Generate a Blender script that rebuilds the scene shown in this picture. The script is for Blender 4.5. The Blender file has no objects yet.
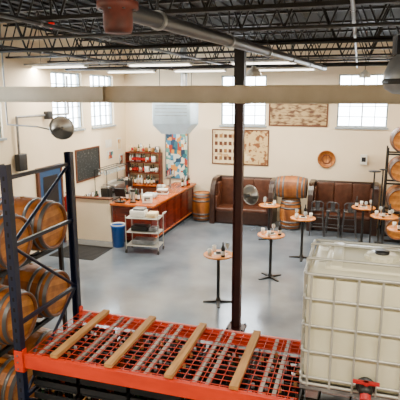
import bpy, bmesh, math, random
from mathutils import Vector, Matrix, Euler
random.seed(7)
D = bpy.data
SC = bpy.context.scene
# ------------------------------------------------------------------ materials
def srgb(h):
    h = h.lstrip('#'); o = []
    for i in (0, 2, 4):
        c = int(h[i:i+2], 16) / 255
        o.append(c/12.92 if c <= 0.04045 else ((c+0.055)/1.055)**2.4)
    return (o[0], o[1], o[2], 1)
def mat(name, col, rough=0.6, metal=0.0, col2=None, scale=(4, 4, 4), nscale=1.0, bump=0.0, detail=4, lo=0.35, hi=0.65, spec=None):
    m = D.materials.new(name); m.use_nodes = True
    nt = m.node_tree; b = nt.nodes['Principled BSDF']
    c1 = srgb(col) if isinstance(col, str) else col
    b.inputs['Base Color'].default_value = c1
    b.inputs['Roughness'].default_value = rough
    b.inputs['Metallic'].default_value = metal
    if spec is not None: b.inputs['Specular IOR Level'].default_value = spec
    c2 = srgb(col2) if col2 else tuple(min(1, x*0.86) for x in c1[:3]) + (1,)
    tc = nt.nodes.new('ShaderNodeTexCoord'); mp = nt.nodes.new('ShaderNodeMapping')
    mp.inputs['Scale'].default_value = scale
    nz = nt.nodes.new('ShaderNodeTexNoise'); nz.inputs['Scale'].default_value = nscale; nz.inputs['Detail'].default_value = detail
    rp = nt.nodes.new('ShaderNodeValToRGB')
    rp.color_ramp.elements[0].position = lo; rp.color_ramp.elements[1].position = hi
    rp.color_ramp.elements[0].color = c2; rp.color_ramp.elements[1].color = c1
    L = nt.links.new
    L(tc.outputs['Object'], mp.inputs['Vector']); L(mp.outputs[0], nz.inputs['Vector'])
    L(nz.outputs['Fac'], rp.inputs['Fac']); L(rp.outputs['Color'], b.inputs['Base Color'])
    if bump:
        bp = nt.nodes.new('ShaderNodeBump'); bp.inputs['Strength'].default_value = bump; bp.inputs['Distance'].default_value = 0.01
        L(nz.outputs['Fac'], bp.inputs['Height']); L(bp.outputs[0], b.inputs['Normal'])
    return m
def collage(name, cols, scale):
    m = D.materials.new(name); m.use_nodes = True
    nt = m.node_tree; b = nt.nodes['Principled BSDF']; b.inputs['Roughness'].default_value = 0.5
    tc = nt.nodes.new('ShaderNodeTexCoord'); mp = nt.nodes.new('ShaderNodeMapping'); mp.inputs['Scale'].default_value = scale
    vo = nt.nodes.new('ShaderNodeTexVoronoi'); vo.distance = 'CHEBYCHEV'; vo.inputs['Scale'].default_value = 1
    sp = nt.nodes.new('ShaderNodeSeparateColor'); rp = nt.nodes.new('ShaderNodeValToRGB'); rp.color_ramp.interpolation = 'CONSTANT'
    while len(rp.color_ramp.elements) < len(cols): rp.color_ramp.elements.new(0.5)
    for i, c in enumerate(cols):
        rp.color_ramp.elements[i].position = i/len(cols); rp.color_ramp.elements[i].color = srgb(c)
    L = nt.links.new
    L(tc.outputs['Object'], mp.inputs['Vector']); L(mp.outputs[0], vo.inputs['Vector'])
    L(vo.outputs['Color'], sp.inputs[0]); L(sp.outputs[0], rp.inputs['Fac']); L(rp.outputs['Color'], b.inputs['Base Color'])
    return m

M = {}
M['wall'] = mat('cream_paint', '#f4e3c6', 0.75, col2='#ecd9b8', scale=(1, 1, 1), nscale=0.7)
M['concrete'] = mat('polished_concrete', '#7e8893', 0.16, col2='#525c68', scale=(0.8, 0.8, 0.8), nscale=1.1, detail=10, lo=0.3, hi=0.7, spec=.9)
M['black'] = mat('ceiling_black', '#09090b', 0.85, scale=(1, 1, 1))
M['joist'] = mat('joist_black', '#101012', 0.5, scale=(1, 1, 1))
M['beamcream'] = mat('beam_cream', '#d2c6ae', 0.6, col2='#c2b59b', scale=(2, 2, 2))
M['maroon'] = mat('column_maroon', '#461f1b', 0.5, col2='#341410', scale=(2, 2, 2))
M['navy'] = mat('navy_steel', '#0b1632', 0.4, scale=(3, 3, 3))
M['orange'] = mat('orange_steel', '#e23a08', 0.4, col2='#ca2d05', scale=(2, 2, 6))
M['redwire'] = mat('red_wire', '#c0310f', 0.5)
M['galv'] = mat('galvanised', '#9c9ea0', 0.38, 0.6, col2='#7b7d80', scale=(6, 6, 6))
M['hoop'] = mat('barrel_hoop', '#6f7072', 0.4, 0.6)
M['cage'] = mat('cage_tube', '#bdbdb6', 0.4, 0.4)
M['deckbar'] = mat('deck_bar', '#a9a59c', 0.5, 0.1, col2='#807c74', scale=(9, 3, 9))
M['steel'] = mat('steel', '#b9bbbd', 0.28, 0.9)
M['stoolm'] = mat('stool_metal', '#5b5c5f', 0.32, 0.7)
M['darksteel'] = mat('dark_steel', '#323336', 0.4, 0.6)
M['pipe'] = mat('pipe_grey', '#46484c', 0.4, 0.3)
M['blk'] = mat('black_metal', '#0a0a0c', 0.45)
M['pine'] = mat('pine_timber', '#c9975a', 0.7, col2='#a6753c', scale=(20, 2, 20), bump=0.2)
for i, (a, b) in enumerate([('#a5601f', '#7a4212'), ('#b36d29', '#8c4f19'), ('#91521a', '#67360f')]):
    M['oak%d' % i] = mat('oak_stave_%d' % i, a, 0.5, col2=b, scale=(7, 7, 3), bump=0.2)
for i, (a, b) in enumerate([('#cc8530', '#a8641f'), ('#d6923f', '#b8742a'), ('#bb7324', '#985a1a')]):
    M['head%d' % i] = mat('oak_head_%d' % i, a, 0.5, col2=b, scale=(9, 9, 9), bump=0.1)
M['rust'] = mat('rusty_iron', '#5c2418', 0.65, col2='#3a150d', scale=(10, 10, 10))
M['barwood'] = mat('mahogany', '#74220b', 0.32, col2='#4c1103', scale=(3, 3, 14))
M['bartop'] = mat('bar_top_wood', '#c2601c', 0.2, col2='#9a440f', scale=(3, 10, 3))
M['tabletop'] = mat('table_wood', '#dd8a32', 0.3, col2='#c06d20', scale=(3, 14, 3))
M['leather'] = mat('brown_leather', '#38221a', 0.3, col2='#2a1710', scale=(8, 8, 8), bump=0.1)
M['leather2'] = mat('lit_brown_leather', '#573222', 0.34, col2='#462517', scale=(8, 8, 8), bump=0.1)  # brown leather again, lightened: light on the booth insides put into the colour
M['white'] = mat('white_plastic', '#f0eee6', 0.4)
M['tote'] = mat('tote_plastic', '#dfdcc4', 0.32, col2='#d2cfb3', scale=(2, 2, 2))
M['blue'] = mat('blue_plastic', '#0856b0', 0.4)
M['doorblue'] = mat('door_blue', '#1b4674', 0.5)
M['slate'] = mat('chalkboard', '#181f23', 0.6, col2='#59605f', scale=(14, 14, 26), lo=0.32, hi=0.42)
M['frame'] = mat('wood_frame', '#5c3016', 0.5)
M['winframe'] = mat('window_frame', '#98a5ae', 0.5)
M['rubber'] = mat('rubber_mat', '#141518', 0.8)
M['red'] = mat('red_plastic', '#b51418', 0.4)
M['glassy'] = mat('pale_glass', '#c3cdce', 0.1, spec=0.8)
M['green'] = mat('green_bottle', '#183520', 0.15, spec=0.8)
M['amber'] = mat('amber_bottle', '#5e2608', 0.15, spec=0.8)
M['card'] = mat('cardboard', '#9c6f3a', 0.8)
M['heater'] = mat('heater_paint', '#bcd4e4', 0.45)
M['paper'] = mat('paper', '#e6d3a9', 0.7, col2='#b68854', scale=(5, 5, 5), lo=0.35, hi=0.5)
M['paper2'] = mat('map_paper', '#cfb17c', 0.7, col2='#7d4b27', scale=(7, 7, 7), lo=0.42, hi=0.5)
M['pano'] = mat('panorama_print', '#b0966a', 0.6, col2='#563621', scale=(5, 5, 14), lo=0.4, hi=0.56)
M['collage'] = collage('flyers', ['#3f86ad', '#cfdcd8', '#1f6273', '#d98f2c', '#e6e2cf', '#143a56', '#a3351e', '#5aa093'], (9, 9, 7))
M['clutter'] = collage('packaging', ['#3a3a3c', '#c9c3b6', '#7a5236', '#e6e1d5', '#53666b', '#1e2022', '#a8532f'], (9, 9, 8))

gm = D.materials.new('window_glass'); gm.use_nodes = True
nt = gm.node_tree; nt.nodes.remove(nt.nodes['Principled BSDF'])
t = nt.nodes.new('ShaderNodeBsdfTransparent'); g = nt.nodes.new('ShaderNodeBsdfGlossy'); g.inputs['Roughness'].default_value = 0.05
mx = nt.nodes.new('ShaderNodeMixShader'); mx.inputs[0].default_value = 0.06
nt.links.new(t.outputs[0], mx.inputs[1]); nt.links.new(g.outputs[0], mx.inputs[2]); nt.links.new(mx.outputs[0], nt.nodes['Material Output'].inputs[0])
M['glass'] = gm
def emis(name, col, s):
    m = D.materials.new(name); m.use_nodes = True
    b = m.node_tree.nodes['Principled BSDF']; b.inputs['Emission Color'].default_value = srgb(col); b.inputs['Emission Strength'].default_value = s
    b.inputs['Base Color'].default_value = srgb(col); return m
M['glow'] = emis('lamp_tube', '#fff6e8', 6)
M['beacon'] = emis('beacon_red', '#ff1010', .6)

# ------------------------------------------------------------------ builder
class B:
    def __init__(s):
        s.v = []; s.f = []; s.m = []; s.sm = []; s.mats = []; s.X = Matrix.Identity(4)
    def mi(s, k):
        if k not in s.mats: s.mats.append(k)
        return s.mats.index(k)
    def add(s, vs, fs, k, sm=False, X=None):
        T = s.X @ X if X is not None else s.X
        o = len(s.v); s.v += [T @ Vector(p) for p in vs]
        i = s.mi(k)
        for f in fs:
            s.f.append([o+a for a in f]); s.m.append(i); s.sm.append(sm)
    def box(s, c, d, k, X=None):
        x, y, z = [a/2 for a in d]
        vs = [(c[0]+i*x, c[1]+j*y, c[2]+l*z) for i in (-1, 1) for j in (-1, 1) for l in (-1, 1)]
        s.add(vs, [(0, 1, 3, 2), (4, 6, 7, 5), (0, 4, 5, 1), (2, 3, 7, 6), (0, 2, 6, 4), (1, 5, 7, 3)], k, False, X)
    def b2(s, a, b, k):
        s.box([(a[i]+b[i])/2 for i in range(3)], [abs(b[i]-a[i]) for i in range(3)], k)
    def rbox(s, c, d, bev, k, seg=3, X=None):
        bm = bmesh.new(); bmesh.ops.create_cube(bm, size=1)
        for v in bm.verts: v.co = Vector((v.co.x*d[0], v.co.y*d[1], v.co.z*d[2]))
        bmesh.ops.bevel(bm, geom=bm.edges[:], offset=bev, segments=seg, profile=0.5, affect='EDGES')
        bm.verts.ensure_lookup_table(); bm.verts.index_update()
        s.add([(v.co.x+c[0], v.co.y+c[1], v.co.z+c[2]) for v in bm.verts], [[v.index for v in f.verts] for f in bm.faces], k, True, X)
        bm.free()
    def cyl(s, p0, p1, r, k, n=12, r2=None, caps=True):
        p0 = Vector(p0); p1 = Vector(p1); r2 = r if r2 is None else r2
        q = (p1-p0).to_track_quat('Z', 'Y'); vs = []
        for p, rr in ((p0, r), (p1, r2)):
            for i in range(n):
                a = 2*math.pi*i/n; vs.append(p + q @ Vector((rr*math.cos(a), rr*math.sin(a), 0)))
        s.add(vs, [(i, (i+1) % n, n+(i+1) % n, n+i) for i in range(n)], k, True)
        if caps: s.add(vs, [tuple(range(n))[::-1], tuple(range(n, 2*n))], k, False)
    def path(s, pts, r, k, n=8):
        for a, b in zip(pts[:-1], pts[1:]): s.cyl(a, b, r, k, n)
        for p in pts[1:-1]: s.ball(p, r, k, n, 4)
    def lathe(s, prof, k, n=24, X=None, sm=True):
        vs = []
        for r, z in prof:
            for i in range(n):
                a = 2*math.pi*i/n; vs.append((r*math.cos(a), r*math.sin(a), z))
        ks = k if isinstance(k, (list, tuple)) else [k]
        for kk in range(len(ks)):
            fs = [(q*n+i, q*n+(i+1) % n, (q+1)*n+(i+1) % n, (q+1)*n+i) for q in range(len(prof)-1) for i in range(n) if (i*7 % 5+i) % len(ks) == kk]
            used = sorted(set(a for f in fs for a in f)); mp = {a: j for j, a in enumerate(used)}
            s.add([vs[a] for a in used], [[mp[a] for a in f] for f in fs], ks[kk], sm, X)
    def ball(s, c, r, k, n=12, h=8):
        prof = [(max(1e-4, r*math.sin(math.pi*i/h)), -r*math.cos(math.pi*i/h)) for i in range(h+1)]
        s.lathe(prof, k, n, Matrix.Translation(c))
    def done(s, name, loc=(0, 0, 0), rot=(0, 0, 0)):
        me = D.meshes.new(name); me.from_pydata([tuple(p) for p in s.v], [], s.f)
        for k in s.mats: me.materials.append(M[k])
        me.polygons.foreach_set('material_index', s.m); me.polygons.foreach_set('use_smooth', s.sm)
        me.update()
        o = D.objects.new(name, me); SC.collection.objects.link(o); o.location = loc; o.rotation_euler = rot
        return o

# ------------------------------------------------------------------ room shell
XL, XR, YF, YB, ZC = -7.6, 4.6, -2.0, 15.8, 5.6
b = B(); b.b2((XL-.2, YF-.2, -.1), (XR+.2, YB+.2, 0), 'concrete'); b.done('floor')
b = B(); b.b2((XL-.2, YF-.2, ZC), (XR+.2, YB+.2, ZC+.1), 'black')
x = XL
while x < XR:
    b.b2((x, YF, ZC-.04), (x+.12, YB, ZC), 'black'); x += .3
b.done('ceiling')
def wall(name, axis, pos, thick, a0, a1, ops):
    b = B(); xs = sorted(set([a0, a1]+[o[0] for o in ops]+[o[1] for o in ops])); zs = sorted(set([0, ZC]+[o[2] for o in ops]+[o[3] for o in ops]))
    for i in range(len(xs)-1):
        for j in range(len(zs)-1):
            cx = (xs[i]+xs[i+1])/2; cz = (zs[j]+zs[j+1])/2
            if any(o[0] < cx < o[1] and o[2] < cz < o[3] for o in ops): continue
            if axis == 'x': b.b2((xs[i], pos, zs[j]), (xs[i+1], pos+thick, zs[j+1]), 'wall')
            else: b.b2((pos, xs[i], zs[j]), (pos+thick, xs[i+1], zs[j+1]), 'wall')
    b.done(name)
WB = [(-4.22, -2.76), (-.6, .84)]
WL = [(13.5, 14.95), (11.5, 13.0), (8.0, 9.5), (5.9, 7.4)]
ZS, ZT = 3.05, 4.6
wall('wall_back', 'x', YB, .2, XL-.2, XR+.2, [(a, c, ZS, ZT) for a, c in WB])
wall('wall_left', 'y', XL-.2, .2, YF, YB, [(a, c, ZS, ZT) for a, c in WL])
wall('wall_right', 'y', XR, .2, YF, YB, [])
wall('wall_front', 'x', YF-.2, .2, XL-.2, XR+.2, [])
wn = 0
def window(axis, a, c):
    global wn; wn += 1
    b = B(); w = c-a; h = ZT-ZS; t = .045
    b.b2((0, -.04, 0), (t, .04, h), 'winframe'); b.b2((w-t, -.04, 0), (w, .04, h), 'winframe')
    b.b2((t, -.04, 0), (w-t, .04, t), 'winframe'); b.b2((t, -.04, h-t), (w-t, .04, h), 'winframe')
    for i in range(1, 4): b.box((w*i/4, 0, h/2), (.022 if i != 2 else .04, .05, h-2*t), 'winframe')
    for j in range(1, 5): b.box((w/2, 0, h*j/5), (w-2*t, .045, .022), 'winframe')
    b.b2((t, -.004, t), (w-t, .004, h-t), 'glass')
    b.b2((-.04, -.16, -.05), (w+.04, -.095, 0), 'winframe')
    if axis == 'x': b.done('window_%d' % wn, (a, YB+.1, ZS))
    else: b.done('window_%d' % wn, (XL-.1, a, ZS), (0, 0, math.pi/2))
for a, c in WB: window('x', a, c)
for a, c in WL: window('y', a, c)
b = B(); b.b2((-2.2, YB-.02, 0), (-1.4, YB, .1), 'darksteel'); b.b2((.8, YB-.02, 0), (XR, YB, .1), 'darksteel'); b.done('baseboard_back')
b = B(); b.b2((XL, 2, 0), (XL+.02, 10.5, .1), 'darksteel'); b.done('baseboard_left')

# door on left wall
b = B(); b.b2((0, 0, .0), (.05, .95, 2.12), 'doorblue')
b.b2((0, -.08, 0), (.07, 0, 2.2), 'frame'); b.b2((0, .95, 0), (.07, 1.03, 2.2), 'frame'); b.b2((0, -.08, 2.12), (.07, 1.03, 2.2), 'frame')
b.b2((.05, .15, 1.2), (.06, .8, 1.95), 'darksteel'); b.b2((.05, .12, .2), (.06, .83, 1.0), 'navy')
b.cyl((.05, .86, 1.02), (.11, .86, 1.02), .012, 'steel'); b.cyl((.11, .86, 1.02), (.11, .74, 1.02), .012, 'steel')
b.done('door_1', (XL+.002, 10.65, 0))

# ------------------------------------------------------------------ ceiling structure
JY = (3.4, 5.0, 6.6, 8.2, 9.8, 11.4, 13.0, 14.6)
def joist(y):
    b = B(); z0, z1 = 4.82, 5.5
    for dz in (z0, z1):
        b.b2((XL+.01, -.04, dz-.02), (XR-.01, -.01, dz+.02), 'joist'); b.b2((XL+.01, .01, dz-.02), (XR-.01, .04, dz+.02), 'joist')
    n = 22; w = (XR-XL-.1)/n
    for i in range(n):
        x0 = XL+.05+i*w
        b.cyl((x0, 0, z0), (x0+w/2, 0, z1), .014, 'joist', 6); b.cyl((x0+w/2, 0, z1), (x0+w, 0, z0), .014, 'joist', 6)
    b.done('ceiling_joist', (0, y, 0))
for y in JY: joist(y)
b = B()
b.b2((XL, -.09, -.14), (XR, .09, -.12), 'beamcream'); b.b2((XL, -.09, .12), (XR, .09, .14), 'beamcream'); b.b2((XL, -.012, -.12), (XR, .012, .12), 'beamcream')
for x in (-6.5, -4.2, .6, 2.8): b.b2((x, -.085, -.12), (x+.012, .085, .12), 'beamcream')
b.done('steel_beam', (0, 7.94, 4.01))
b = B(); H = 3.87; q = .072
b.b2((-q, -q, .02), (-q+.014, q, H), 'maroon'); b.b2((q-.014, -q, .02), (q, q, H), 'maroon'); b.b2((-q+.014, -.01, .02), (q-.014, .01, H), 'maroon')
b.b2((-.16, -.16, 0), (.16, .16, .02), 'maroon')
for i in (-1, 1):
    for j in (-1, 1): b.cyl((i*.13, j*.13, .02), (i*.13, j*.13, .05), .014, 'darksteel', 6)
b.b2((-.08, -.08, 4.15), (.08, .08, 4.8), 'joist'); b.b2((-.16, -.08, H-.012), (.16, .08, H), 'maroon')
b.done('steel_column', (-1.81, 7.94, 0))
def pipe(name, p0, p1, r, k, hang=()):
    b = B(); b.cyl(p0, p1, r, k, 14); p0 = Vector(p0); p1 = Vector(p1)
    for y in hang:
        t = (y-p0.y)/(p1.y-p0.y)
        if not 0.02 < t < .98: continue
        c = p0.lerp(p1, t); d = (p1-p0).normalized()*.02
        b.cyl(c-d, c+d, min(r*1.25, r+.012), 'galv', 14); b.cyl(c, (c.x, c.y, 4.799), .008, 'joist', 6)
    b.done(name)
pipe('exhaust_pipe', (-1.40, 2.86, 4.50), (-.79, 12.1, 4.60), .055, 'pipe', JY)
for x, r, k in ((-5.6, .028, 'joist'), (1.0, .03, 'joist'), (-3.4, .024, 'pipe'), (-.1, .02, 'pipe')):
    pipe('sprinkler_pipe', (x, 2, 4.768), (x, 15.7, 4.768), r, k, JY)
pipe('conduit', (XL+.02, 10.4, 4.70), (XR-.02, 10.4, 4.70), .02, 'galv')
pipe('conduit', (XL+.02, 7.2, 4.705), (XR-.02, 7.2, 4.705), .028, 'joist')
pipe('conduit', (XL+.02, 5.7, 4.71), (XR-.02, 5.7, 4.71), .018, 'pipe')
pipe('conduit', (XL+.02, 12.2, 4.68), (XR-.02, 12.2, 4.68), .045, 'joist')
b = B(); b.lathe([(.001, -.1), (.075, -.1), (.085, -.07), (.085, .02), (.12, .03), (.12, .07), (.07, .08), (.07, 1.1), (.001, 1.1)], 'rust', 24)
for i in range(8):
    a = i*math.pi/4; b.cyl((.1*math.cos(a), .1*math.sin(a), .02), (.1*math.cos(a), .1*math.sin(a), .085), .01, 'darksteel', 6)
b.done('iron_pipe_flange', (-1.35, 2.75, 4.45))
b = B(); b.lathe([(.001, -.07), (.025, -.06), (.035, -.03), (.035, 0), (.001, 0)], 'beacon', 16); b.cyl((0, 0, 0), (0, 0, .72), .015, 'blk', 16); b.done('alarm_beacon', (-3.55, 5.45, 4.84))

def strip(x, y, z, p):
    b = B(); b.b2((-.75, -.09, .03), (.75, .09, .08), 'white'); b.b2((-.75, -.11, .0), (-.73, .11, .08), 'white'); b.b2((.73, -.11, 0), (.75, .11, .08), 'white')
    b.cyl((-.72, -.045, .01), (.72, -.045, .01), .016, 'glow', 8); b.cyl((-.72, .045, .01), (.72, .045, .01), .016, 'glow', 8)
    for q in (-.5, .5): b.cyl((q, 0, .08), (q, 0, 5.55-z), .006, 'joist', 6)
    o = b.done('strip_light', (x, y, z))
    l = D.lights.new('tube_light', 'AREA'); l.shape = 'RECTANGLE'; l.size = 1.4; l.size_y = .2; l.energy = p; l.color = (1, .89, .72)
    lo = D.objects.new('tube_light', l); SC.collection.objects.link(lo); lo.parent = o; lo.location = (0, 0, -.012)
for x in (-6.4, -4.3, -1.9, 2.4): strip(x, 13.8, 4.64, 175)
for x in (-6.9, -4.3, -1.9, 2.4): strip(x, 10.8, 4.64, 135)
for x in (-6.3, -3.5, 0.4, 3.2): strip(x, 1.6, 4.9, 150)  # unseen row above the view, added to light the near end

def dome_lamp(name, loc, r, h, k, cord):
    b = B(); b.lathe([(r, 0), (r*.96, h*.25), (r*.7, h*.6), (r*.3, h*.8), (r*.25, h), (.001, h)], k, 24)
    b.lathe([(r*.97, .002), (r*.9, h*.25), (r*.6, h*.6), (.001, h*.62)], 'white', 24)
    b.ball((0, 0, h*.3), r*.3, 'glow'); b.cyl((0, 0, h), (0, 0, cord), .008, 'blk', 6)
    b.done(name, loc)
dome_lamp('pendant_lamp', (-1.98, 9.86, 4.35), .16, .2, 'white', 1.2)
dome_lamp('pendant_lamp', (.1, 12.7, 4.4), .14, .18, 'white', 1.15)
b = B(); r = .19
b.lathe([(.001, -.02), (r*.6, -.01), (r*.95, .03), (r, .08), (r, .14), (r*.8, .24), (r*.55, .28), (r*.5, .44), (.001, .45)], 'galv', 28)
b.lathe([(r*1.02, .06), (r*1.06, .08), (r*1.02, .1)], 'blk', 28)
for i in range(10):
    a = i*math.pi/5; b.box((0, 0, 0), (.05, .006, .14), 'darksteel', Matrix.Rotation(a, 4, 'Z') @ Matrix.Translation((r*.6, 0, .35)))
b.cyl((0, 0, .45), (0, 0, 1.5), .015, 'blk', 8)
b.done('high_bay_lamp', (.36, 4.25, 4.02))

# ------------------------------------------------------------------ barrels
def barrel_geo(b, X, L=.9, R=.355, r=.29):
    def rad(t): return r+(R-r)*(1-(2*t-1)**2)
    n = 30
    prof = [(rad(i/10), L*(i/10-.5)) for i in range(11)]
    b.lathe(prof, ['oak0', 'oak1', 'oak2'], n, X)
    for t in (.03, .13, .27, .73, .87, .97):
        w = .026/L*2
        z = L*(t-.5)
        rr = rad(t)+.004
        b.lathe([(rad(t-w/2)+.001, z-.024), (rr+.003, z-.024), (rr+.003, z+.024), (rad(t+w/2)+.001, z+.024)], 'hoop', n, X)
    for s in (-1, 1):
        b.lathe([(r, s*L/2), (r-.022, s*L/2), (r-.026, s*(L/2-.035))], 'oak2', n, X)
        q = r-.024; m = 7
        for i in range(m):
            a = -q+2*q*i/m; c = -q+2*q*(i+1)/m; ps = [a+(c-a)*j/3 for j in range(4)]
            f = lambda u: math.sqrt(max(0, q*q-u*u))
            pts = [(u, -f(u), s*(L/2-.035)) for u in ps]+[(u, f(u), s*(L/2-.035)) for u in ps[::-1]]
            b.add(pts, [tuple(range(8)) if s > 0 else tuple(range(8))[::-1]], 'head%d' % (i*2 % 3), False, X)
    b.cyl(X @ Vector((R-.003, 0, 0)), X @ Vector((R+.008, 0, 0)), .03, 'card', 10)
RZ = Matrix.Identity(4)
def barrel(loc, axis, **k):
    b = B(); X = {'X': Matrix.Rotation(math.pi/2, 4, 'Y') @ Matrix.Rotation(random.uniform(2.9, 3.4), 4, 'Z'), 'Z': RZ, 'Y': Matrix.Rotation(math.pi/2, 4, 'X') @ Matrix.Rotation(random.uniform(1.3, 1.8), 4, 'Z')}[axis]
    barrel_geo(b, X, **k); return b.done('wine_barrel', loc)
def rack_level(z0, zpost, x0, x1, y0, y1, name='barrel_rack'):
    b = B()
    for x in (x0+.18, x1-.18):
        b.b2((x-.025, y0, z0-.05), (x+.025, y1, z0), 'blk')
        for y in (y0+.025, y1-.025): b.b2((x-.025, y-.025, z0), (x+.025, y+.025, zpost), 'blk')
    for y in (y0+.12, y0+.6, y1-.6, y1-.12): b.b2((x0+.18, y-.02, z0-.04), (x1-.18, y+.02, z0-.0), 'blk')
    b.done(name)
for lv, z in enumerate((.42, 1.37, 2.32)):
    for y in (4.72, 5.5): barrel((-4.17, y, z), 'X', L=.92, R=.36, r=.30)
    rack_level(z-.36, z+.54 if lv < 2 else z-.2, -4.63, -3.71, 4.32, 5.9)
    for y in (4.72, 5.5): barrel((-5.4, y, z), 'X', L=.92, R=.36, r=.30)
    rack_level(z-.36, z+.54 if lv < 2 else z-.2, -5.86, -4.94, 4.32, 5.9)
for lv, z in enumerate((.42, 1.22, 2.02, 2.82)):
    for x in (1.22, 2.0): barrel((x, 14.6, z), 'Y', L=.9, R=.35, r=.29)
    b = B()
    zp = z+.44 if lv < 3 else z-.2
    for y in (14.32, 14.88):
        b.b2((.84, y-.025, z-.4), (2.38, y+.025, z-.355), 'blk')
        for xx in (.845, 2.375): b.b2((xx-.02, y-.025, z-.355), (xx+.02, y+.025, zp), 'blk')
    b.done('barrel_rack')
barrel((-4.66, 15.2, .46), 'Z', L=.92, R=.33, r=.27)
barrel((-1.78, 15.0, .46), 'Z', L=.92, R=.33, r=.27)
barrel((-1.78, 15.0, 1.275), 'X', L=.92, R=.35, r=.29)

# ------------------------------------------------------------------ pallet rack (one object)
XA, XB_, Y0, Y1, ZB = -3.05, 1.3, 3.8, 4.87, 1.5
b = B()
for x in (XA, XB_):
    Ht = 3.38; w = .04
    for y in (Y0, Y1):
        b.b2((x-w, y-.035, .01), (x-w+.008, y+.035, Ht), 'navy'); b.b2((x+w-.008, y-.035, .01), (x+w, y+.035, Ht), 'navy')
        b.b2((x-w+.008, y-.035, .01), (x+w-.008, y-.028, Ht), 'navy') if y == Y0 else b.b2((x-w+.008, y+.028, .01), (x+w-.008, y+.035, Ht), 'navy')
        b.b2((x-.08, y-.07, 0), (x+.08, y+.07, .012), 'navy')
        for i in range(30):
            z = .15+i*.107; yy = y-.0355 if y == Y0 else y+.0355
            b.box((x, yy, z), (.022, .003, .04), 'black')
    zs = [.2, 1.0, 1.8, 2.6, 3.25]
    for z in zs: b.b2((x-.018, Y0, z-.018), (x+.018, Y1, z+.018), 'navy')
    for i in range(4):
        a, c = (Y0, Y1) if i % 2 else (Y1, Y0)
        b.cyl((x, a, zs[i]), (x, c, zs[i+1]), .018, 'navy', 8)
for y, s in ((Y0, -1), (Y1, 1)):
    b.b2((XA+.05, y-.025, ZB-.14), (XB_-.05, y+.025, ZB), 'orange')
    b.b2((XA+.05, y-s*.026, ZB-.04), (XB_-.05, y-s*.045, ZB-.035), 'orange')
    for x, q in ((XA, 1), (XB_, -1)):
        b.b2((x+q*.046, y-.03, ZB-.19), (x+q*.056, y+.03, ZB+.05), 'orange')
        b.b2((x-.04, y+s*.0365, ZB-.18), (x+q*.056, y+s*.044, ZB+.04), 'orange')
        for k in range(3): b.cyl((x, y+s*.04, ZB-.15+k*.07), (x, y+s*.05, ZB-.15+k*.07), .01, 'galv', 8)
    b.b2((XA+.05, y-.025, .25), (XB_-.05, y+.025, .37), 'orange')
b.b2((XA+.06, Y0+.03, .372), (XB_-.06, Y1-.03, .385), 'blk')
z = ZB+.005
x = XA+.08
while x < -.34:
    b.box((x, (Y0+Y1)/2, z), (.0055, Y1-Y0-.0, .0055), 'redwire'); x += .085
for i in range(13):
    y = Y0+.03+i*(Y1-Y0-.06)/12
    b.box(((XA-.34)/2+.04, y, z+.0055), (-.34-XA-.08, .0055, .0055), 'redwire')
for x in (-2.86, -2.44, -2.32, -1.84, -1.72, -1.25, -1.13, -.66, -.54):
    b.box((x, (Y0+Y1)/2, ZB-.012), (.034, Y1-Y0-.05, .026), 'deckbar')
for x in (-2.66, -2.08, -1.48, -.88):
    b.box((x, (Y0+Y1)/2, ZB+.031), (.075, Y1-Y0+.02, .036), 'pine')
b.done('pallet_rack')
def crate(loc, c, nx=4, ny=3):
    b = B(); w, d, h = .5, .38, .3
    for s in (-1, 1):
        for k in range(3):
            b.box((0, s*(d/2-.01), .06+k*.1), (w, .015, .06), c); b.box((s*(w/2-.01), 0, .06+k*.1), (.015, d-.03, .06), c)
    b.box((0, 0, .01), (w-.02, d-.02, .015), c)
    for i in range(nx):
        for j in range(ny):
            x = -w/2+.065+i*(w-.13)/(nx-1); y = -d/2+.06+j*(d-.12)/(ny-1)
            X = Matrix.Translation((x, y, 0))
            b.lathe([(.001, .02), (.035, .02), (.036, .2), (.014, .27), (.014, .31)], ['blk', 'green', 'blk', 'amber'][(i+2*j+int(loc[0]*7)) % 4], 10, X)
            b.lathe([(.0165, .3), (.0165, .34), (.001, .341)], ['galv', 'card', 'blk', 'galv'][(i+j*3+int(loc[1]*5)) % 4], 10, X)
    b.done('bottle_crate', loc)
for i, x in enumerate((-2.74, -2.2, -1.66, -1.12, -.58)):
    for k, z in enumerate((.387, .735, 1.083)):
        if k < 2: crate((x, 4.08, z), ['blk', 'darksteel', 'card'][(i+k) % 3])
        if k < 2 : crate((x, 4.56, z), ['darksteel', 'blk', 'blk'][(i+k) % 3])
        if k == 2: crate((x, 4.56, z), 'blk')
        if k == 2 and i != 3: crate((x, 4.08, z), 'darksteel')
def pallet_cases(x, y, n):
    b = B()
    for i in range(3): b.box((0, -.4+i*.4, .05), (1.0, .09, .09), 'pine')
    for i in range(7): b.box((-.45+i*.15, 0, .105), (.1, .95, .02), 'pine')
    for l in range(n):
        for i in range(3):
            for j in range(3):
                b.rbox((-.33+i*.33, -.32+j*.32, .27+l*.31), (.315, .305, .3), .01, ['blk', 'darksteel', 'card', 'blk'][(i*2+j+l) % 4], 1)
                b.box((-.33+i*.33, -.32+j*.32, .421+l*.31), (.3, .04, .002), 'frame')
    b.done('wine_case_pallet', (x, y, 0))
pallet_cases(-2.35, 5.55, 2); pallet_cases(-1.2, 5.6, 2); pallet_cases(-.05, 5.55, 2)

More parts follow.
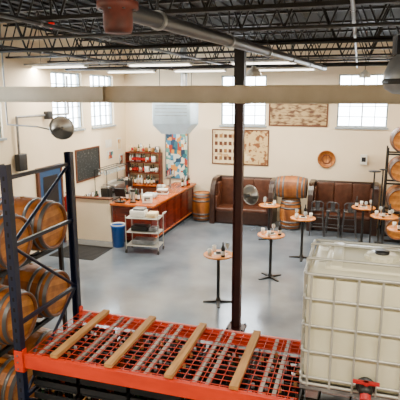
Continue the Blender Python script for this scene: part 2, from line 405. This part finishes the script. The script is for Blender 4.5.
# ------------------------------------------------------------------ IBC tote
b = B()
for x in (-.5, 0, .5): b.b2((x-.05, -.48, 0), (x+.05, .48, .09), 'galv')
b.b2((-.6, -.5, .09), (.6, .5, .12), 'galv')
b.rbox((0, 0, .615), (1.16, .96, .99), .08, 'tote', 4)
b.rbox((0, 0, 1.105), (.9, .72, .05), .02, 'tote', 2)
for x in (-.36, .36): b.rbox((x, 0, 1.125), (.1, .7, .03), .012, 'tote', 2)
b.lathe([(.13, 1.1), (.13, 1.15), (.115, 1.17), (.001, 1.17)], 'tote', 28); b.lathe([(.06, 1.17), (.06, 1.195), (.001, 1.195)], 'blk', 16)
for i in range(16):
    a = i*math.pi/8; b.box((0, 0, 0), (.02, .02, .05), 'tote', Matrix.Rotation(a, 4, 'Z') @ Matrix.Translation((.132, 0, 1.13)))
def loop(z, r=.012):
    p = [(-.575, -.495), (.575, -.495), (.595, -.47), (.595, .47), (.575, .495), (-.575, .495), (-.595, .47), (-.595, -.47), (-.575, -.495)]
    b.path([(x, y, z) for x, y in p], r, 'cage', 8)
for z in (.2, .43, .66, .89): loop(z)
loop(1.1, .014); loop(.14, .014)
for i in range(7):
    x = -.54+i*.18
    for y in (-.5, .5): b.cyl((x, y, .12), (x, y, 1.1), .010, 'cage', 8)
for i in range(5):
    y = -.4+i*.2
    for x in (-.6, .6): b.cyl((x, y, .12), (x, y, 1.1), .010, 'cage', 8)
for y in (-.22, .22):
    b.cyl((-.6, y, 1.142), (.6, y, 1.142), .012, 'cage', 8)
    for s in (-1, 1): b.cyl((s*.6, y, 1.142), (s*.6, y, 1.09), .012, 'cage', 8)
b.b2((.22, -.518, .52), (.5, -.513, .74), 'cage')
X0 = -.08
b.cyl((X0, -.47, .22), (X0, -.6, .22), .05, 'blk', 16); b.ball((X0, -.6, .22), .055, 'blk'); b.cyl((X0, -.6, .22), (X0, -.66, .17), .042, 'red', 16)
b.box((X0, -.6, .29), (.2, .03, .02), 'red'); b.cyl((X0, -.6, .25), (X0, -.6, .3), .02, 'red'); b.lathe([(.075, 0), (.075, .02), (.001, .02)], 'blk', 18, Matrix.Translation((X0, -.52, .22)) @ Matrix.Rotation(math.pi/2, 4, 'X'))
b.done('ibc_tote', (.27, 4.36, ZB+.006))

# ------------------------------------------------------------------ tables
def tall_table(x, y, h=1.02, r=.3, items=0, rot=.3):
    b = B()
    b.lathe([(.001, h-.03), (r-.008, h-.03), (r, h-.022), (r, h-.006), (r-.006, h), (.001, h)], 'tabletop', 40)
    b.lathe([(.001, h-.045), (.12, h-.045), (.12, h-.03), (.001, h-.03)], 'blk', 20)
    b.cyl((0, 0, .03), (0, 0, h-.04), .032, 'blk', 14); b.lathe([(.06, .03), (.045, .07), (.032, .1)], 'blk', 16)
    for i in range(4):
        T = Matrix.Rotation(rot+i*math.pi/2, 4, 'Z')
        b.add([(.02, -.035, .0), (.3, -.025, 0), (.3, .025, 0), (.02, .035, 0), (.02, -.035, .045), (.3, -.02, .018), (.3, .02, .018), (.02, .035, .045)],
              [(3, 2, 1, 0), (4, 5, 6, 7), (0, 1, 5, 4), (1, 2, 6, 5), (2, 3, 7, 6), (3, 0, 4, 7)], 'blk', False, T)
    b.done('bar_table', (x, y, 0))
    for j in range(items):
        a = j*6.283/items+x; q = .19; b = B(); px, py = x+q*math.cos(a), y+q*math.sin(a)
        t = (j+int(abs(x)*3)) % 3
        if t == 0:
            b.lathe([(.001, 0), (.035, 0), (.005, .01), (.005, .08), (.04, .12), (.042, .15), (.033, .19)], 'glassy', 14); nm = 'wine_glass'
        elif t == 1:
            b.lathe([(.001, 0), (.035, 0), (.042, .12), (.039, .12), (.03, .01)], 'white', 14); nm = 'paper_cup'
        else:
            b.lathe([(.001, 0), (.038, 0), (.039, .17), (.015, .22), (.014, .29), (.001, .29)], 'blk', 14); b.lathe([(.0395, .04), (.0398, .12)], 'white', 14); nm = 'bottle'
        b.done(nm, (px, py, h+.001))
    b = B(); b.rbox((0, 0, .008), (.18, .14, .014), .004, 'white', 2); b.rbox((0, 0, .03), (.1, .08, .03), .004, 'darksteel', 2); b.done('menu_card', (x, y, h+.001), (0, 0, rot)) if items else None
tall_table(-2.41, 8.94, .99, .29, 4)
tall_table(-1.66, 10.6, 1.0, .3, 4, .8)
tall_table(-1.14, 12.2, 1.04, .31, 5, .1)
tall_table(-2.2, 13.6, 1.0, .3, 4, .5)
tall_table(.3, 13.9, 1.04, .31, 4, .2)
tall_table(.78, 12.9, 1.06, .33, 5, .6)
tall_table(1.12, 11.8, 1.04, .33, 4, .9)
for (x, y, h) in ((.5, 13.405, 2.1), (.74, 14.15, 2.05)):
    b = B(); R_ = .16 if y < 14 else .1
    b.lathe([(.001, 0), (R_, 0), (R_, .015), (.03, .04), (.001, .04)], 'blk', 24); b.cyl((0, 0, .03), (0, 0, h), .02, 'blk', 10)
    b.lathe([(.001, h-.02), (R_-.01, h-.02), (R_, h), (.001, h+.02)], 'blk', 24)
    b.done('display_stand', (x, y, 0))
def stool(x, y, rot):
    b = B(); h = .76; k = 'stoolm'
    b.rbox((0, 0, h), (.36, .36, .03), .012, k, 2)
    for i in (-1, 1):
        for j in (-1, 1):
            b.cyl((i*.15, j*.15, h-.01), (i*.2, j*.2, .0), .024, k, 8, .016)
    for z, q in ((.28, .185), (.55, .165)):
        for i in (-1, 1):
            b.cyl((i*q, -q, z), (i*q, q, z), .012, k, 6); b.cyl((-q, i*q, z), (q, i*q, z), .012, k, 6)
    b.path([(-.15, .15, h), (-.16, .19, h+.22), (-.1, .2, h+.27), (.1, .2, h+.27), (.16, .19, h+.22), (.15, .15, h)], .016, k, 8)
    b.box((0, .19, h+.13), (.12, .012, .26), k)
    b.done('metal_stool', (x, y, 0), (0, 0, rot))
stool(-.95, 14.52, 3.2); stool(-.5, 14.5, 3.05); stool(-.05, 14.52, 3.2)

# ------------------------------------------------------------------ booths
def booth(x0, x1):
    b = B(); W = x1-x0; Hb = 1.42
    b.rbox((W/2, -.1, Hb/2+.01), (W, .16, Hb), .05, 'leather')
    n = 3
    for i in range(n):
        cx = .2+(i+.5)*(W-.4)/n; b.rbox((cx, -.21, .92), ((W-.4)/n-.004, .12, .92), .035, 'leather2')
    for s, xx in ((0, .08), (1, W-.08)):
        pr = [(-.02, 0), (-.98, 0), (-.98, .75)]+[(-.98+.45*(1-math.cos(t*math.pi/12)), .75+.67*math.sin(t*math.pi/12)) for t in range(1, 7)]+[(-.02, Hb)]
        m = len(pr); vs = [(xx-.075, a, c+.01) for a, c in pr]+[(xx+.075, a, c+.01) for a, c in pr]
        b.add(vs, [tuple(range(m)), tuple(range(m, 2*m))[::-1]]+[(i, m+i, m+(i+1) % m, (i+1) % m) for i in range(m)], 'leather')
        q = 1 if s == 0 else -1
        b.rbox((xx+q*.1, -.42, .86), (.09, .42, .84), .04, 'leather2'); b.rbox((xx+q*.1, -.76, .66), (.09, .26, .46), .04, 'leather2')
    b.rbox((W/2, -.55, .22), (W-.34, .62, .4), .02, 'leather'); b.rbox((W/2, -.57, .46), (W-.36, .62, .13), .05, 'leather2')
    b.done('booth_seat', (x0, YB-.02, 0))
booth(-4.3, -2.3); booth(-1.28, .72)

# ------------------------------------------------------------------ wall art
def framed(x0, x1, z0, z1, k, fr='frame', t=.035):
    b = B(); w = x1-x0; h = z1-z0
    b.b2((t, -.012, t), (w-t, 0, h-t), k)
    b.b2((0, -.03, 0), (w, 0, t), fr); b.b2((0, -.03, h-t), (w, 0, h), fr); b.b2((0, -.03, t), (t, 0, h-t), fr); b.b2((w-t, -.03, t), (w, 0, h-t), fr)
    return b, w, h
b, w, h = framed(-4.5, -3.6, 1.78, 2.92, 'paper')
for i in range(5):
    for j in range(4): b.box((.14+i*.155, -.014, .2+j*.24), (.1, .004, .12), ['frame', 'card', 'leather2'][(i*j+i) % 3])
b.done('framed_poster', (-4.5, YB-.001, 1.78))
b, w, h = framed(-3.5, -2.63, 1.78, 2.92, 'paper2'); b.box((.2, -.014, .25), (.2, .004, .22), 'paper'); b.done('framed_map', (-3.5, YB-.001, 1.78))
b, w, h = framed(-2.66, -.86, 3.05, 3.82, 'pano', 'frame', .04); b.done('panoramic_picture', (-2.66, YB-.001, 3.05))
b = B(); b.lathe([(.001, 0), (.25, 0), (.27, .02), (.27, .045), (.235, .045), (.235, .03), (.001, .03)], 'oak1', 32)
for i in range(5): b.box((-.16+i*.08, 0, .034), (.012, .3, .006), 'frame')
b.lathe([(.14, .03), (.14, .042), (.12, .042), (.12, .03)], 'rust', 28)
b.done('barrel_head_sign', (-.84, YB-.001, 2.07), (math.pi/2, 0, 0))
b, w, h = framed(-6.15, -5.32, 1.2, 2.8, 'collage', 'galv')
b.done('flyer_board', (-6.15, YB-.001, 1.2))
b = B(); b.b2((0, 0, 0), (.2, .06, .3), 'white'); b.b2((.04, -.003, .08), (.16, 0, .22), 'darksteel'); b.done('thermostat_box', (.15, YB-.065, 1.95))
b = B(); b.b2((0, .04, .04), (.015, 1.36, .91), 'slate')
b.b2((0, 0, 0), (.035, 1.4, .04), 'frame'); b.b2((0, 0, .91), (.035, 1.4, .95), 'frame'); b.b2((0, 0, .04), (.035, .04, .91), 'frame'); b.b2((0, 1.36, .04), (.035, 1.4, .91), 'frame')
b.done('chalkboard_menu', (XL+.001, 12.45, 1.52))
for (y, z, w, h, k) in ((15.1, 2.2, .3, .4, 'paper'), (14.3, 2.35, .4, .25, 'white'), (14.35, 1.95, .45, .3, 'collage'), (15.2, 1.7, .3, .35, 'clutter'), (11.95, 1.7, .2, .3, 'white')):
    b = B(); b.b2((0, 0, 0), (.01, w, h), 'white'); b.b2((.01, .03, .03), (.013, w-.03, h-.05), k); b.done('wall_notice', (XL+.001, y, z))

# unit heater
b = B()
b.rbox((0, 0, .65), (1.2, .8, .75), .04, 'heater'); 
b.add([(-.6, -.4, .28), (.6, -.4, .28), (.6, .4, .28), (-.6, .4, .28), (-.36, -.25, 0), (.36, -.25, 0), (.36, .25, 0), (-.36, .25, 0)],
      [(0, 1, 5, 4), (1, 2, 6, 5), (2, 3, 7, 6), (3, 0, 4, 7), (4, 5, 6, 7)], 'heater')
for i in range(4): b.box((0, -.405, .55+i*.1), (1.0, .012, .015), 'galv')
for s in (-.5, .5): b.cyl((s, 0, 1.0), (s, 0, 2.7), .012, 'joist', 6)
b.cyl((.2, .2, 1.0), (.2, .2, 2.7), .1, 'galv', 16)
b.done('unit_heater', (-5.22, 14.3, 2.86))

# dishes
def dish(name, loc, r, rot, arm):
    b = B(); X = Euler(rot).to_matrix().to_4x4()
    b.lathe([(.03, -.16), (.05, -.12), (r*.45, -.1), (r*.8, -.05), (r, 0), (r+.008, .004), (r*.97, .004), (r*.75, -.035), (r*.4, -.08), (.001, -.1)], 'steel', 32, X)
    b.cyl(X @ Vector((0, 0, -.1)), X @ Vector((0, 0, .02)), .025, 'galv', 12); b.cyl(X @ Vector((0, 0, -.26)), X @ Vector((0, 0, -.13)), .04, 'darksteel', 14)
    b.path([X @ Vector((0, 0, -.24))]+arm, .016, 'galv', 8)
    b.done(name, loc)
dish('radiant_dish_heater', (-5.6, 8.75, 3.36), .24, (1.2, 0, .75), [(-.5, -.1, .02), (-1.2, -.1, .05), (-1.2, -.1, 2.1)])
dish('radiant_dish_heater', (-1.68, 8.3, 2.32), .17, (1.25, 0, .9), [(-.12, -.05, .0), (-.13, -.27, 0)])
b = B(); b.path([(0, 0, 0), (0, .0, .9), (0, 2.2, .9), (0, 2.2, 1.9)], .03, 'galv', 10); b.rbox((.04, 0, -.15), (.14, .3, .4), .02, 'darksteel'); b.rbox((.04, 1.2, .9), (.14, .2, .2), .02, 'darksteel')
b.done('conduit_run', (XL+.08, 9.9, 2.6))

# ------------------------------------------------------------------ bar
b = B()
x0, x1, ya, yb, yc, h = -6.28, -5.15, 12.08, 12.72, 15.74, 1.06
b.b2((x0, ya, .08), (x1, yb, h-.0), 'barwood'); b.b2((x1-.6, yb, .08), (x1, yc, h), 'barwood')
b.b2((x0+.04, ya+.04, 0), (x1-.04, yb, .08), 'blk'); b.b2((x1-.56, yb, 0), (x1-.04, yc, .08), 'blk')
b.b2((x0-.04, ya-.1, h), (x1+.12, yb+.02, h+.05), 'bartop'); b.b2((x1-.64, yb+.02, h), (x1+.12, yc, h+.05), 'bartop')
def panel(b, a, c, z0, z1, face):
    t = .05
    for u0, u1, w0, w1 in ((a, c, z0, z0+t), (a, c, z1-t, z1), (a, a+t, z0+t, z1-t), (c-t, c, z0+t, z1-t)):
        if face == 'y': b.b2((u0, ya-.018, w0), (u1, ya, w1), 'barwood')
        else: b.b2((x1, u0, w0), (x1+.018, u1, w1), 'barwood')
for i in range(2): panel(b, x0+.03+i*.54, x0+.54+i*.54, .15, .98, 'y')
for i in range(6): panel(b, ya+.04+i*.61, ya+.61+i*.61, .15, .98, 'x')
b.cyl((x1+.1, ya, .2), (x1+.1, yc, .2), .018, 'bartop', 10)
for y in (12.3, 13.4, 14.5, 15.6): b.cyl((x1, y, .2), (x1+.1, y, .2), .012, 'darksteel', 8)
b.done('bar_counter')
b = B(); b.b2((XL+.01, 12.06, 0), (-6.34, 12.18, 1.18), 'wall'); b.b2((XL+.01, 12.02, 1.18), (-6.32, 12.22, 1.22), 'frame'); b.done('wall_half')
b = B(); b.b2((XL+.02, 12.3, .1), (-6.98, 15.2, .88), 'darksteel'); b.b2((XL+.02, 12.28, .88), (-6.95, 15.2, .92), 'steel')
for i in range(4): b.b2((-6.98, 12.35+i*.67, .14), (-6.965, 12.95+i*.67, .84), 'steel'); b.b2((-6.965, 12.9+i*.67, .4), (-6.95, 12.92+i*.67, .6), 'blk')
b.done('back_counter')
def bottle(b, x, y, z, k, h=.3, r=.037):
    b.lathe([(.001, 0), (r, 0), (r, h*.6), (r*.4, h*.75), (r*.4, h), (.001, h)], k, 12, Matrix.Translation((x, y, z)))
    b.lathe([(r+.001, h*.15), (r+.001, h*.5)], ['white', 'paper', 'red'][int(x*37+y*11) % 3], 12, Matrix.Translation((x, y, z)))
def jar(b, x, y, z, k, r=.06, h=.16):
    b.lathe([(.001, 0), (r, 0), (r, h*.8), (r*.8, h*.88), (r*.8, h), (.001, h)], k, 14, Matrix.Translation((x, y, z)))
b = B(); b.b2((-7.5, 15.28, .02), (-6.25, 15.78, 1.0), 'barwood'); b.b2((-7.53, 15.24, 1.0), (-6.22, 15.78, 1.04), 'bartop')
for k in range(3): b.b2((-7.46+k*.41, 15.26, .1), (-7.08+k*.41, 15.28, .94), 'frame')
for xx in (-7.5, -6.28): b.b2((xx, 15.5, 1.04), (xx+.03, 15.78, 2.1), 'barwood')
for zi, z in enumerate((1.4, 1.75, 2.08)):
    b.b2((-7.47, 15.5, z), (-6.28, 15.78, z+.025), 'barwood')
random.seed(5)
for zi, z in enumerate((1.04, 1.425, 1.775, 2.105)):
    x = -7.38
    while x < -6.36:
        t = random.random()
        if t < .62: bottle(b, x, 15.64, z, random.choice(['green', 'amber', 'glassy', 'blk', 'paper']), .24+.06*random.random()); x += .085
        elif t < .85: jar(b, x+.03, 15.64, z, random.choice(['white', 'clutter', 'card', 'steel'])); x += .15
        else: b.rbox((x+.05, 15.64, z+.1), (.14, .18, .2), .01, random.choice(['clutter', 'white', 'card']), 1); x += .19
x = -7.35
while x < -6.4:
    bottle(b, x, 15.4, 1.04, random.choice(['green', 'amber', 'glassy']), .3); x += .12
b.done('back_bar_hutch')
b = B()
for i in range(18): bottle(b, XL+.15+.11*(i % 3), 12.42+(i//3)*.14, .922, ['amber', 'green', 'glassy', 'white', 'blk'][i % 5], .24+.03*(i % 3))
b.done('bottle_row')
b = B(); b.rbox((0, 0, .26), (.45, .7, .2), .03, 'steel'); b.rbox((-.08, 0, .12), (.28, .66, .2), .02, 'blk'); b.rbox((.02, 0, .03), (.45, .7, .05), .01, 'steel')
for s in (-.18, .18): b.cyl((.14, s, .17), (.14, s, .11), .035, 'steel'); b.cyl((.14, s, .13), (.24, s, .11), .014, 'blk', 8)
for i in range(5): b.lathe([(.001, 0), (.03, 0), (.04, .07)], 'white', 12, Matrix.Translation((-.05, -.25+i*.12, .36)))
b.done('espresso_machine', (-7.25, 14.1, .922))
b = B(); b.rbox((0, 0, .2), (.4, .4, .4), .02, 'clutter'); b.box((.202, 0, .22), (.01, .28, .2), 'blk'); b.cyl((.21, .17, .1), (.21, .17, .32), .01, 'steel', 8); b.done('microwave_oven', (-7.25, 14.85, .922))
b = B(); b.cyl((0, 0, 0), (0, 0, .4), .03, 'steel', 14); b.cyl((0, -.28, .4), (0, .28, .4), .04, 'steel', 14)
for i in range(5):
    y = -.22+i*.11; b.cyl((-.0, y, .4), (-.09, y, .37), .01, 'steel', 8); b.cyl((-.09, y, .38), (-.09, y, .32), .008, 'steel', 8); b.cyl((-.03, y, .42), (-.03, y, .6), .016, ['blk', 'red', 'oak1', 'blue', 'blk'][i], 8)
b.done('beer_tap_tower', (-5.5, 14.5, 1.112))
b = B(); b.rbox((0, 0, .02), (.26, .22, .03), .008, 'blk', 2); b.cyl((0, 0, .03), (0, .0, .16), .02, 'blk'); b.box((0, 0, 0), (.32, .02, .25), 'blk', Matrix.Translation((0, 0, .27)) @ Matrix.Rotation(-.3, 4, 'X')); b.done('point_of_sale_screen', (-6.1, 12.2, 1.112), (0, 0, 3.1))
b = B()
for i in range(4):
    for j in range(3): b.lathe([(.001, 0), (.03, 0), (.036, .13), (.034, .13), (.028, .01)], 'glassy', 12, Matrix.Translation((i*.09, j*.09, 0)))
b.done('drinking_glasses', (-5.68, 12.95, 1.112))
b = B()
for i in range(3): b.rbox((0, 0, .03+i*.055), (.34-.02*i, .26, .05), .008, ['white', 'clutter', 'white'][i], 2)
b.done('menu_stack', (-5.4, 13.6, 1.112), (0, 0, .2))
b = B()
for i in range(8): bottle(b, i*.085, .06*(i % 2), 0, ['amber', 'green', 'blk', 'glassy'][i % 4], .32)
b.done('bottle_row', (-6.22, 12.55, 1.112))
b = B()
for i in range(6): bottle(b, 0.06*(i % 2), i*.1, 0, ['green', 'glassy', 'amber'][i % 3], .3)
b.done('bottle_row', (-5.25, 14.95, 1.112))
b = B(); b.rbox((0, 0, .11), (.26, .2, .22), .01, 'white'); b.box((0, -.102, .12), (.16, .004, .1), 'clutter'); b.done('receipt_printer', (-5.35, 12.35, 1.112), (0, 0, .3))
b = B(); jar(b, 0, 0, 0, 'steel', .09, .24); jar(b, .2, .05, 0, 'card', .07, .18); jar(b, .05, .22, 0, 'white', .07, .2); b.done('counter_canisters', (-5.6, 13.85, 1.112))
b = B(); b.rbox((0, 0, .15), (.3, .22, .3), .02, 'blk'); b.rbox((0, -.02, .33), (.26, .2, .06), .02, 'steel'); b.done('coffee_grinder', (-7.2, 13.5, .922))
b = B(); b.cyl((0, 0, 0), (0, 0, .03), .09, 'blk', 16); b.cyl((0, 0, .03), (0, 0, .3), .06, 'steel', 16); b.cyl((0, 0, .3), (0, 0, .36), .07, 'blk', 16); b.cyl((0, -.06, .1), (0, -.12, .1), .015, 'blk', 8); b.done('drink_dispenser', (-5.75, 12.28, 1.112))
# hanging glass rack above the bar run
b = B()
for x in (0, .2, .4): b.cyl((x, 0, 0), (x, 1.6, 0), .01, 'darksteel', 8)
for y in (.05, 1.55):
    b.cyl((0, y, 0), (.4, y, 0), .01, 'darksteel', 8)
    for x in (0, .4): b.cyl((x, y, 0), (x, y, -.86), .012, 'darksteel', 8)
for i in range(9):
    for x in (.1, .3):
        b.lathe([(.03, 0), (.03, -.005), (.004, -.01), (.004, -.08), (.034, -.12), (.03, -.17)], 'glassy', 10, Matrix.Translation((x, .15+i*.16, 0)))
b.done('glass_rack', (-7.5, 13.3, 1.79))
# cart
b = B()
for i in (-1, 1):
    for j in (-1, 1):
        b.cyl((i*.43, j*.24, .1), (i*.43, j*.24, 1.0), .012, 'cage', 8); b.cyl((i*.43-.012, j*.24, .05), (i*.43+.012, j*.24, .05), .05, 'blk', 16); b.cyl((i*.43, j*.24, .05), (i*.43, j*.24, .11), .012, 'galv', 8)
for z in (.2, .55, .92):
    b.path([(-.43, -.24, z), (.43, -.24, z), (.43, .24, z), (-.43, .24, z), (-.43, -.24, z)], .01, 'cage', 6)
    for i in range(13): b.cyl((-.42+i*.07, -.24, z), (-.42+i*.07, .24, z), .005, 'cage', 5)
    b.b2((-.42, -.23, z+.006), (.42, .23, z+.012), 'cage')
b.path([(.43, -.24, 1.0), (.52, -.24, 1.03), (.52, .24, 1.03), (.43, .24, 1.0)], .012, 'cage', 8)
b.rbox((-.15, 0, 1.02), (.4, .3, .16), .02, 'white'); b.rbox((-.12, 0, 1.13), (.3, .25, .06), .015, 'galv'); b.rbox((.22, 0, .995), (.25, .3, .12), .02, 'paper')
b.rbox((-.1, 0, .635), (.45, .3, .13), .02, 'blk'); b.rbox((.25, 0, .62), (.2, .3, .1), .02, 'galv'); b.rbox((0, 0, .28), (.6, .35, .12), .02, 'galv')
b.done('utility_cart', (-5.1, 11.55, 0), (0, 0, .1))
b = B(); b.lathe([(.001, .01), (.15, .01), (.185, .55), (.2, .56), (.2, .6), (.185, .6), (.18, .56), (.14, .03), (.001, .03)], 'blue', 24); b.lathe([(.17, .45), (.188, .63), (.19, .63), (.185, .6)], 'white', 24)
b.done('waste_bin', (-5.95, 11.72, 0))
b = B(); b.rbox((0, 0, .008), (1.25, 1.1, .014), .005, 'rubber', 2)
for i in range(10): b.box((0, -.45+i*.1, .017), (1.15, .03, .005), 'rubber')
b.done('floor_mat', (-6.65, 11.0, 0))
b = B(); b.lathe([(.001, 0), (.07, 0), (.075, .02), (.075, .38), (.03, .46), (.02, .5), (.001, .5)], 'red', 18); b.box((0, 0, .53), (.03, .12, .03), 'blk'); b.path([(0, .05, .5), (.06, .1, .45), (.07, .1, .15)], .01, 'blk', 6); b.b2((-.095, -.03, .3), (-.07, .03, .4), 'blk'); b.done('fire_extinguisher', (XL+.1, 11.78, .85))

# ------------------------------------------------------------------ world, camera
w = D.worlds.new('World'); SC.world = w; w.use_nodes = True
bg = w.node_tree.nodes['Background']; bg.inputs[0].default_value = (.86, .94, 1, 1); bg.inputs[1].default_value = 24
c = D.cameras.new('camera'); co = D.objects.new('camera', c); SC.collection.objects.link(co); SC.camera = co
c.lens = 45; c.sensor_width = 36; c.clip_start = .05
co.location = (0, 0, 4); co.rotation_euler = (math.radians(78.14), 0, math.radians(17.3))
